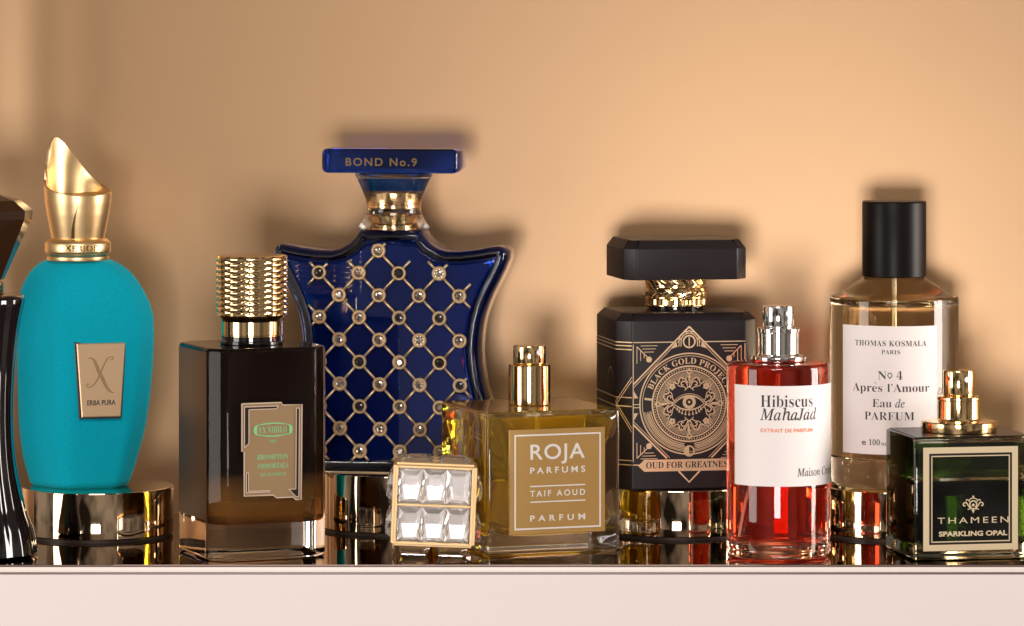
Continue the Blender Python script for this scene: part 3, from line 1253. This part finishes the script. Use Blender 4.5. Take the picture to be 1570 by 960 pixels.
# ------------------------------------------------------------------ 7 black bottle with the eye emblem
def black_bottle():
    Y = 415
    t = thing('perfume_bottle', 'matte black chamfered bottle with gold eye emblem and wide black cap', 'perfume bottle', (ux(1036, Y), Y, PH), math.radians(10.5))
    A, Bq, c = 116, 98, 22
    zr = lambda z: z - PH
    H = zr(363)
    b = nb()
    p = round_poly(oct_(A, Bq, c), 2.5, 2)
    loft(b, [[(x, y, z) for x, y in inset(p, d)] for d, z in ((7, 0.2), (2.5, 1), (0.4, 3), (0, 5), (0, zr(351)), (0.8, zr(352.5)), (12, H - 0.6), (14, H))])
    body = obj('body', b, 'black', t, angle=25)
    b = nb()
    lathe(b, [(44, H), (45, H + 0.5), (45, H + 6), (43, H + 7)])
    obj('neck_base', b, 'blackgloss', t)
    b = nb()
    z0, z1 = H + 7, zr(416)
    n = 90
    prof = [(46, z0)] + [(50, z0 + 1 + (z1 - z0 - 2) * i / 44) for i in range(45)] + [(46, z1)]

    def tex(i, z):
        s = (z - z0) / (z1 - z0)
        a = i / n * 30
        if abs(s - 0.5) < 0.16:
            f = (a + 1.2 * abs(s - 0.5) / 0.16) % 1
            return 1 - 0.035 * (0.5 + 0.5 * math.cos(2 * PI * f))
        if abs(s - 0.3) < 0.03 or abs(s - 0.7) < 0.03:
            return 0.955
        if s < 0.24 and s > 0.06:
            return 1 - 0.03 * (0.5 + 0.5 * math.cos(2 * PI * a))
        if s > 0.78 and s < 0.95:
            return 1 - 0.03 * (0.5 + 0.5 * math.cos(2 * PI * a * 0.5 + (s - 0.78) * 20))
        return 1
    lathe(b, prof, n, mod=tex)
    obj('neck_ring', b, 'gold', t, angle=20)
    b = nb()
    p = round_poly(oct_(102, 84, 19), 2, 2)
    loft(b, [[(x, y, z) for x, y in inset(p, d)] for d, z in ((4, zr(416)), (0.6, zr(416.6)), (0, zr(418)), (0, zr(466)), (0.8, zr(467)), (11, zr(479.4)), (13, zr(480)))])
    obj('cap', b, 'black', t, angle=25)
    # gold line art on the front face
    y = -Bq - 0.25
    ZC = zr(218)
    b = nb()
    R = lambda pts, w_, cl=False, tp=None: ribbon(b, [(x, ZC + z) for x, z in pts], w_, y, cl, tp)
    r_ = lambda cx, cz, rr, w_, nn=64: ring(b, cx, ZC + cz, rr, w_, y, nn)
    d_ = lambda cx, cz, rr, nn=16: disc(b, cx, ZC + cz, rr, y, nn)
    r_(0, 0, 81, 2.2, 96)
    r_(0, 0, 77, 1.0, 96)
    r_(0, 0, 60.5, 2.6, 96)
    r_(0, 0, 53.5, 2.0, 96)
    for i in range(84):
        a = 2 * PI * i / 84
        d_(57 * math.cos(a), 57 * math.sin(a), 1.15, 8)
    for q, (rr, w_) in enumerate(((64.5, 1.4), (67.4, 0.9), (70, 0.9), (72.6, 0.9), (75, 1.2))):
        R(arc(0, 0, rr, 190, 263, 40), w_)
        R(arc(0, 0, rr, 277, 350, 40), w_)
    for i in range(110):
        a = math.radians(192 + 156 * i / 109)
        if abs(math.degrees(a) - 270) < 7:
            continue
        R([(66 * math.cos(a), 66 * math.sin(a)), (73 * math.cos(a + 0.06), 73 * math.sin(a + 0.06))], 0.7)
    for s in (-1, 1):
        a = math.radians(-90 + s * 97)
        for rr in (64, 68, 72):
            d_(rr * math.cos(a), rr * math.sin(a), 2.2, 8)
    for i in range(150):
        a = 2 * PI * i / 150
        r0 = 37 + random.uniform(0, 8)
        R([(r0 * math.cos(a), r0 * math.sin(a)), (51.5 * math.cos(a), 51.5 * math.sin(a))], 0.85)
    # medallion scrolls, four ways
    for q in range(4):
        ca, sa = math.cos(q * PI / 2), math.sin(q * PI / 2)
        ro = lambda pts: [(x * ca - z * sa, x * sa + z * ca) for x, z in pts]
        dr = lambda pts, w_, tp=None: R(ro(pts), w_, False, tp)
        cxx, czz = ro([(0, 52)])[0]
        r_(cxx, czz, 3.6, 1.7, 20)
        dr([(0, 48), (0, 36)], 2.2)
        cxx, czz = ro([(0, 43)])[0]
        d_(cxx, czz, 2.3, 10)
        dr(bez((0, 26), (0.5, 34), (3, 40), (0, 47)), 1.3)
        for s in (-1, 1):
            dr(bez((s * 2, 27), (s * 5, 36), (s * 8, 38), (s * 12, 35)) + bez((s * 12, 35), (s * 15, 32), (s * 12, 28), (s * 9.5, 31))[1:], 1.9)
            dr(bez((s * 1.5, 33), (s * 9, 45), (s * 17, 44), (s * 17, 36)) + bez((s * 17, 36), (s * 17, 32), (s * 22, 31), (s * 24, 36))[1:], 1.8)
            dr(bez((s * 5, 24), (s * 8, 30), (s * 16, 26), (s * 19, 31)), 1.5)
            dr(bez((s * 0.6, 28), (s * 3, 24), (s * 6, 25), (s * 7, 21)), 1.4)
        a = PI / 4
        fx, fz = ro([(28, 28)])[0]
        for w5 in range(5):
            aa = 2 * PI * w5 / 5 + q
            d_(fx + 3.4 * math.cos(aa), fz + 3.4 * math.sin(aa), 2.3, 8)
        dr([(28, 28), (36, 36)], 1.5)
        dr(bez((22, 33), (26, 36), (30, 34), (33, 39)), 1.2)
        dr(bez((33, 22), (36, 26), (34, 30), (39, 33)), 1.2)
    # eye
    up = bez((-24.5, 0), (-13, 16), (12, 18), (24.5, 0), 20)
    lo = bez((24.5, 0), (10, -13), (-12, -13), (-24.5, 0), 20)
    R(up, 3.0, False, lambda s: 0.35 + 0.65 * math.sin(PI * s))
    R(lo, 2.6, False, lambda s: 0.35 + 0.65 * math.sin(PI * s))
    R([(x * 1.04, z + 3.4) for x, z in up], 0.9)
    r_(0, 2.5, 8.2, 5.2, 32)
    d_(0, 2.8, 2.1)
    for i in range(9):
        a = math.radians(-90 + (i - 4) * 17)
        ex, ez = 23 * math.sin(math.radians((i - 4) * 17)) * 0.92, -17.5 + 8.5 * (abs(i - 4) / 4) ** 1.8
        d_(ex, ez, 1.75, 10)
        R([(ex * 0.88, ez + 5.5), (ex, ez)], 1.3)
    # diamond frame outside the circle
    D = 124
    for dd, w_ in ((D, 2.6), (D - 5.5, 1.0)):
        for sx in (-1, 1):
            for sz in (-1, 1):
                # from the apex on the z axis down to where the circle or the face edge cuts it
                lim = 92
                xs = [0, 24] if sz > 0 else [17, 24]
                tpts = []
                for i in range(41):
                    x = lim * i / 40
                    z = dd - x
                    if math.hypot(x, z) > 82.5 and (sz > 0 or z < 88):
                        tpts.append((sx * x, sz * z))
                    else:
                        if len(tpts) > 1:
                            R(tpts, w_)
                        tpts = []
                if len(tpts) > 1:
                    R(tpts, w_)
    r_(0, 100, 9.5, 2.6, 32)
    R([(0, 93), (0, 107)], 2.0)
    for rr in (13.5, 16.8):
        R([(-rr, 92)] + [(x, z) for x, z in arc(0, 100, rr, 180, 0, 24)] + [(rr, 92)], 1.5)
    for s in (-1, 1):
        poly(b, [(s * 19, ZC + 92), (s * 22, ZC + 100), (s * 31, ZC + 88)], y)
    # corner ornaments
    for sx in (-1, 1):
        for sz in (-1, 1):
            zz = 1 if sz > 0 else 0.93
            R([(sx * 86, sz * 93 * zz), (sx * 66, sz * 73 * zz)], 1.6)
            d_(sx * 66, sz * 72 * zz, 4.8, 20)
            for q in range(3):
                R([(sx * (86 - q * 6), sz * (92 - q * 1) * zz - sz * (0 + q * 5)), (sx * (86 - q * 6), sz * (66 + q * 4) * zz - 0)], 1.1)
                R([(sx * (80 - q * 3), sz * (94 - q * 5) * zz), (sx * (52 + q * 3), sz * (94 - q * 5) * zz)], 1.1)
            R([(sx * 92, sz * 50), (sx * 92, sz * 96 * zz)], 1.5)
        R([(sx * 92, -92), (sx * 92, 96)], 1.4)
        R([(sx * 82, 0), (sx * 93, 0)], 1.4)
        R([(sx * 82, -5), (sx * 93, -5)], 1.4)
        poly(b, [(sx * 84, ZC + 10), (sx * 91, ZC + 22), (sx * 91, ZC + 10)], y)
        poly(b, [(sx * 84, ZC - 14), (sx * 91, ZC - 26), (sx * 91, ZC - 14)], y)
    R([(-93, 99.5), (-26, 99.5)], 1.6)
    R([(26, 99.5), (93, 99.5)], 1.6)
    R([(-93, -97), (-80, -97)], 1.6)
    # banner
    poly(b, [(x, ZC + z) for x, z in [(-74, -89), (74, -89), (84, -98.5), (74, -108), (-74, -108), (-84, -98.5)]], y)
    R([(-17.5, -108), (0, -126), (17.5, -108)], 3.0)
    r_(0, -76, 8, 2.2, 24)
    poly(b, [(x, ZC + z) for x, z in arc(0, -76, 7, 90, 270, 12)], y)
    geo = text_geo('BLACK GOLD PROJECT', 166, 9.4, style='serif', offset=0.012, space=1.08)
    rt = 64.5
    put_text(b, geo, lambda a, z: ((rt + z) * math.sin(a / (rt + 4.5)), y - 0.1, ZC + (rt + z) * math.cos(a / (rt + 4.5))))
    art = obj('gold_emblem', b, 'goldleaf', body, recalc=False)
    b = nb()
    flat_text(b, 'OUD FOR GREATNESS', 0, ZC - 102.6, 142, 10, y - 0.7, style='serif', offset=0.012)
    obj('lettering', b, 'ink', body, recalc=False)
    # thin gold lines running round the chamfers and the left side
    b = nb()
    pr = oct_(A + 0.35, Bq + 0.35, c)
    seq = [pr[i] for i in (6, 7, 0)]
    for z in (zr(317.5), zr(312), zr(306), zr(229), zr(215), zr(128), zr(121)):
        for (xa, ya), (xb, yb) in zip(seq, seq[1:]):
            w_ = 0.8
            vs = [b.verts.new(q) for q in ((xa, ya, z - w_), (xb, yb, z - w_), (xb, yb, z + w_), (xa, ya, z + w_))]
            b.faces.new(vs)
    (xa, ya), (xb, yb) = seq[1], seq[2]
    for za, zb in ((222, 262), (216, 256), (222, 180), (216, 174)):
        vs = [b.verts.new(q) for q in ((xa, ya, zr(za) - 1), (xb, yb, zr(zb) - 1), (xb, yb, zr(zb) + 1), (xa, ya, zr(za) + 1))]
        b.faces.new(vs)
    # arch on the left side
    pts = [(-Bq + 60 + 26 * math.cos(a), 228 + 46 * math.sin(a)) for a in [PI * i / 24 for i in range(25)]]
    for (ya, za), (yb, zb) in zip(pts, pts[1:]):
        vs = [b.verts.new(q) for q in ((-A - 0.35, ya, zr(za) - 0.9), (-A - 0.35, yb, zr(zb) - 0.9), (-A - 0.35, yb, zr(zb) + 0.9), (-A - 0.35, ya, zr(za) + 0.9))]
        b.faces.new(vs)
    obj('side_lines', b, 'goldleaf', body, recalc=False)


black_bottle()


# ------------------------------------------------------------------ 8 round bottle of red perfume
def red_bottle():
    Y = 114
    t = thing('perfume_bottle', 'round bottle of red perfume with white label and bare silver sprayer', 'perfume bottle', (ux(1193.5, Y), Y, 0))
    R, H = 81, 302
    b = nb()
    lathe(b, [(0, 3), (R - 26, 2), (R - 16, 0.2), (R - 9, 0.2), (R - 3, 3), (R - 0.6, 8), (R, 14), (R, H - 8), (R - 0.8, H - 4), (R - 3, H - 1.2), (R - 7, H), (0, H)], 96)
    obj('glass_body', b, 'redglass', t, angle=60)
    b = nb()
    r = 74
    lathe(b, [(0, 25), (30, 24), (54, 22), (66, 24), (71, 29), (r, 38), (r, H - 16), (r - 2, H - 9), (r - 9, H - 5), (0, H - 4.5)], 96)
    obj('perfume', b, 'red', t, angle=60)
    b = nb()
    tube(b, bez((0, 0, 284), (-4, -4, 200), (-40, -22, 120), (-58, -34, 34), 20), 2.4, 10)
    obj('dip_tube', b, 'nozzle', t, angle=60)
    b = nb()
    cyl_label(b, R + 0.1, -1.04, 1.75, 116, 271, 0.5, 60)
    lb = obj('label', b, 'paper', t)
    RL = R + 0.9
    kz = lambda v: CH - (v - VH) * 1.005
    an = lambda u: math.asin(max(-1, min(1, (u - 1193.5) / 80.0)))

    def span(bm, body, u0, u1, v, h, **kw):
        a0, a1 = an(u0), an(u1)
        cyl_text(bm, body, (a0 + a1) / 2, kz(v), (a1 - a0) * RL, h, RL, **kw)
    b = nb()
    span(b, 'Hibiscus', 1162, 1241, 624.5, 18.5, style='serif', offset=0.0)
    span(b, 'MahaJad', 1161, 1247, 644.5, 17.5, style='ital', offset=0.006)
    a0 = an(1234.5)
    put_text(b, text_geo('/', 3.2, 3.4), lambda a, z: (RL * math.sin(a0 + a / RL), -RL * math.cos(a0 + a / RL), kz(631) + z))
    obj('lettering', b, 'ink', lb, recalc=False)
    b = nb()
    cyl_text(b, 'Maison Crivelli', an(1217) + 45 / RL, kz(731), 90, 12, RL, style='ital', offset=0.004, shear=-0.1)
    obj('lettering', b, 'ink', lb, recalc=False)
    b = nb()
    span(b, 'EXTRAIT DE PARFUM', 1162, 1241, 663, 5.4, offset=0.02)
    obj('orange_lettering', b, 'orange', lb, recalc=False)
    sprayer(t, 'chrome', [(0, H + 0.1), (38, H + 0.1), (42.5, H + 1), (43.6, H + 3), (43.6, 310.5), (42, 312.2), (34, 313), (31.6, 315), (31.6, 348), (33, 349.5), (33.2, 354), (32, 355.6), (27, 356), (0, 356)],
            24.6, 356, 389.5, math.radians(36))


red_bottle()


# ------------------------------------------------------------------ 9 tall round bottle with white label
def tall_bottle():
    Y = 395
    k = kk(Y)
    t = thing('perfume_bottle', 'tall round bottle with large white label and black cylinder cap on a plinth', 'perfume bottle', (ux(1371, Y), Y, PH))
    R = 104.5
    zr = lambda z: z - PH
    b = nb()
    lathe(b, [(0, 4), (R - 30, 3), (R - 14, 0.2), (R - 8, 0.3), (R - 2, 3), (R, 8), (R, zr(382)), (R - 0.8, zr(385.5)), (R - 3, zr(387.5)), (R - 9, zr(389)), (86, zr(392)), (80, zr(396)), (66, zr(406)), (54, zr(414)), (48, zr(417)), (44, zr(418)), (0, zr(418))], 96)
    obj('glass_body', b, 'glasswarm', t, angle=50)
    b = nb()
    r = R - 6
    lathe(b, [(0, zr(128)), (r - 40, zr(127)), (r - 12, zr(128)), (r - 3, zr(133)), (r, zr(142)), (r, zr(366)), (r - 3, zr(371)), (r - 12, zr(374)), (0, zr(375))], 96)
    obj('perfume', b, 'olive', t, angle=60)
    b = nb()
    lathe(b, [(0, zr(150)), (3, zr(150)), (3, zr(398)), (13, zr(399)), (13, zr(417)), (0, zr(417))], 24)
    obj('dip_tube', b, 'palegold', t)
    b = nb()
    zc0, zc1 = zr(418.3), zr(541)
    lathe(b, [(0, zc0), (50, zc0), (51.8, zc0 + 1), (52, zc0 + 2.5), (52, zc1 - 3), (51.4, zc1 - 1), (49.5, zc1), (0, zc1 + 0.2)], 96)
    obj('cap', b, 'blackcap', t, angle=50)
    # paper label
    an = lambda u: math.asin((u - 1371) * 1.046 / R * 0.995)
    b = nb()
    cyl_label(b, R + 0.1, an(1287), an(1429), zr(138.5), zr(344.5), 0.5, 60)
    lb = obj('label', b, 'paper', t)
    RL = R + 0.9
    kz = lambda v: zr(CH - (v - VH) * 1.047)

    def span(bm, body, u0, u1, v, h, **kw):
        a0, a1 = an(u0), an(u1)
        cyl_text(bm, body, (a0 + a1) / 2, kz(v), (a1 - a0) * RL, h, RL, **kw)
    b = nb()
    span(b, 'THOMAS KOSMALA', 1304.5, 1412, 530, 9.0, style='serif', offset=0.003, space=1.08)
    span(b, 'PARIS', 1343, 1371, 542, 6.6, style='serif', offset=0.004, space=1.1)
    span(b, 'N', 1337.5, 1350.5, 581, 13.4, style='serif')
    a0 = an(1355.5)
    ringv = 20
    for rr, (p, q) in ((0, (3.6, 2.4)),):
        cm = lambda x_, z_: (RL * math.sin(a0 + x_ / RL), -RL * math.cos(a0 + x_ / RL), kz(574.5) + z_)
        vs0 = [b.verts.new(cm(p * 1.1 * math.cos(2 * PI * i / ringv), p * 1.25 * math.sin(2 * PI * i / ringv))) for i in range(ringv)]
        vs1 = [b.verts.new(cm(q * 1.1 * math.cos(2 * PI * i / ringv), q * 1.3 * math.sin(2 * PI * i / ringv))) for i in range(ringv)]
        for i in range(ringv):
            j = (i + 1) % ringv
            b.faces.new((vs0[i], vs0[j], vs1[j], vs1[i]))
    cyl_text(b, '.', a0, kz(580.5), 1.8, 12, RL)
    span(b, '4', 1365.5, 1374.5, 581, 13.4, style='serif')
    span(b, 'Apres', 1301, 1344, 600, 13.4, style='serif')
    put_text(b, text_geo('\\', 3.0, 3.6), lambda a, z: (RL * math.sin(an(1334) + a / RL), -RL * math.cos(an(1334) + a / RL), kz(588) + z))
    span(b, 'l\u2019Amour', 1351.5, 1416.5, 600, 13.4, style='serif')
    span(b, 'Eau', 1329.5, 1358, 623.5, 13, style='serif')
    span(b, 'de', 1363.5, 1378, 623.5, 13, style='ital', offset=0.004)
    span(b, 'PARFUM', 1318, 1393, 643, 13, style='serif', space=1.05)
    span(b, '100', 1324, 1340.5, 682, 9.2, style='serif')
    span(b, 'ML', 1342, 1351, 682, 4.6, style='serif', offset=0.008)
    span(b, 'e', 1314, 1320, 682, 9.4, offset=0.01)
    obj('lettering', b, 'ink', lb, recalc=False)


tall_bottle()


# ------------------------------------------------------------------ 10 dark green cube bottle
def green_bottle():
    Y = 140
    t = thing('perfume_bottle', 'dark green cube bottle with gold framed label and stepped gold sprayer', 'perfume bottle', (ux(1470, Y), Y, 0), math.radians(10.5))
    W, D, H = 192, 165, 190
    b = nb()
    prism(b, round_poly(rect(W, D), 7, 4), 0.2, H, 5, 4, 4)
    obj('glass_body', b, 'greenglass', t, angle=45)
    b = nb()
    prism(b, round_poly(rect(W - 20, D - 20), 9, 4), 22, H - 68, 8, 4, 2)
    obj('perfume', b, 'greenliq', t, angle=45)
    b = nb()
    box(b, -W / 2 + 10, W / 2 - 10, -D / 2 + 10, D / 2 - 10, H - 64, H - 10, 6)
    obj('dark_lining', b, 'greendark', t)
    b = nb()
    prism(b, round_poly(rect(W - 9, D - 9), 6, 4), H + 0.1, H + 0.9, 0.3)
    obj('top_reflection_cover', b, 'greenblack', t)  # satin cover added so the top mirrors no label text
    hw, z0, z1 = 76, 15, 175
    lx = -5.5
    y = -D / 2 - 0.3
    fr = nb()

    def frame(bm, hw_, za, zb, g, yy):
        def q(p):
            poly(bm, [(x_ + lx, z_) for x_, z_ in p], yy)
        q([(-hw_, za), (hw_, za), (hw_ - g, za + g), (-hw_ + g, za + g)])
        q([(hw_, za), (hw_, zb), (hw_ - g, zb - g), (hw_ - g, za + g)])
        q([(hw_, zb), (-hw_, zb), (-hw_ + g, zb - g), (hw_ - g, zb - g)])
        q([(-hw_, zb), (-hw_, za), (-hw_ + g, za + g), (-hw_ + g, zb - g)])
    frame(fr, hw, z0, z1, 9.5, y)
    frame(fr, hw - 13, z0 + 13, z1 - 13, 1.7, y)
    lb = obj('label_frame', fr, 'palegold', t, recalc=False)
    b = nb()
    frame(b, hw - 9.5, z0 + 9.5, z1 - 9.5, 3.4, y - 0.05)
    obj('dark_line', b, 'darkinlay', lb, recalc=False)
    b = nb()
    cx = 4 + lx
    flat_text(b, 'THAMEEN', cx, 57, 114, 9.5, y - 0.2, offset=0.0, space=1.35)
    flat_text(b, 'SPARKLING OPAL', cx, 37.5, 110, 7.2, y - 0.2, offset=0.035)
    zc = 86
    yy = y - 0.3
    ribbon(b, arc(cx, zc, 5.5, -60, 240, 24), 2.0, yy)
    disc(b, cx, zc - 1, 2.2, yy)
    disc(b, cx, zc + 12, 1.6, yy)
    ribbon(b, bez((cx - 7, zc + 6), (cx - 4, zc + 11), (cx + 4, zc + 11), (cx + 7, zc + 6)), 1.3, yy)
    for s in (-1, 1):
        ribbon(b, bez((cx + s * 4, zc - 6), (cx + s * 9, zc - 3), (cx + s * 9, zc + 4), (cx + s * 13, zc + 3)) + bez((cx + s * 13, zc + 3), (cx + s * 18, zc + 2), (cx + s * 16, zc - 4), (cx + s * 12.5, zc - 1.5))[1:], 1.8, yy)
        ribbon(b, bez((cx + s * 6, zc + 4), (cx + s * 9, zc + 9), (cx + s * 12, zc + 8), (cx + s * 11, zc + 5)), 1.3, yy)
        ribbon(b, bez((cx, zc - 6), (cx + s * 4, zc - 8), (cx + s * 6, zc - 6), (cx + s * 9, zc - 8)), 1.4, yy)
    poly(b, [(cx - 2.4, zc - 9), (cx, zc - 14), (cx + 2.4, zc - 9), (cx, zc - 6.5)], yy)
    obj('lettering', b, 'palegold', lb, recalc=False)
    sprayer(t, 'gold', [(0, H + 1.0), (56, H + 1.0), (58.5, H + 2.0), (59, H + 4), (59, 206), (57.5, 208), (52, 209), (36, 210), (34, 212), (33.5, 215), (33.5, 240), (34.6, 241.5), (34.6, 245), (33.4, 246.6), (28, 247), (0, 247)],
            24.8, 247, 287, math.radians(16))


green_bottle()
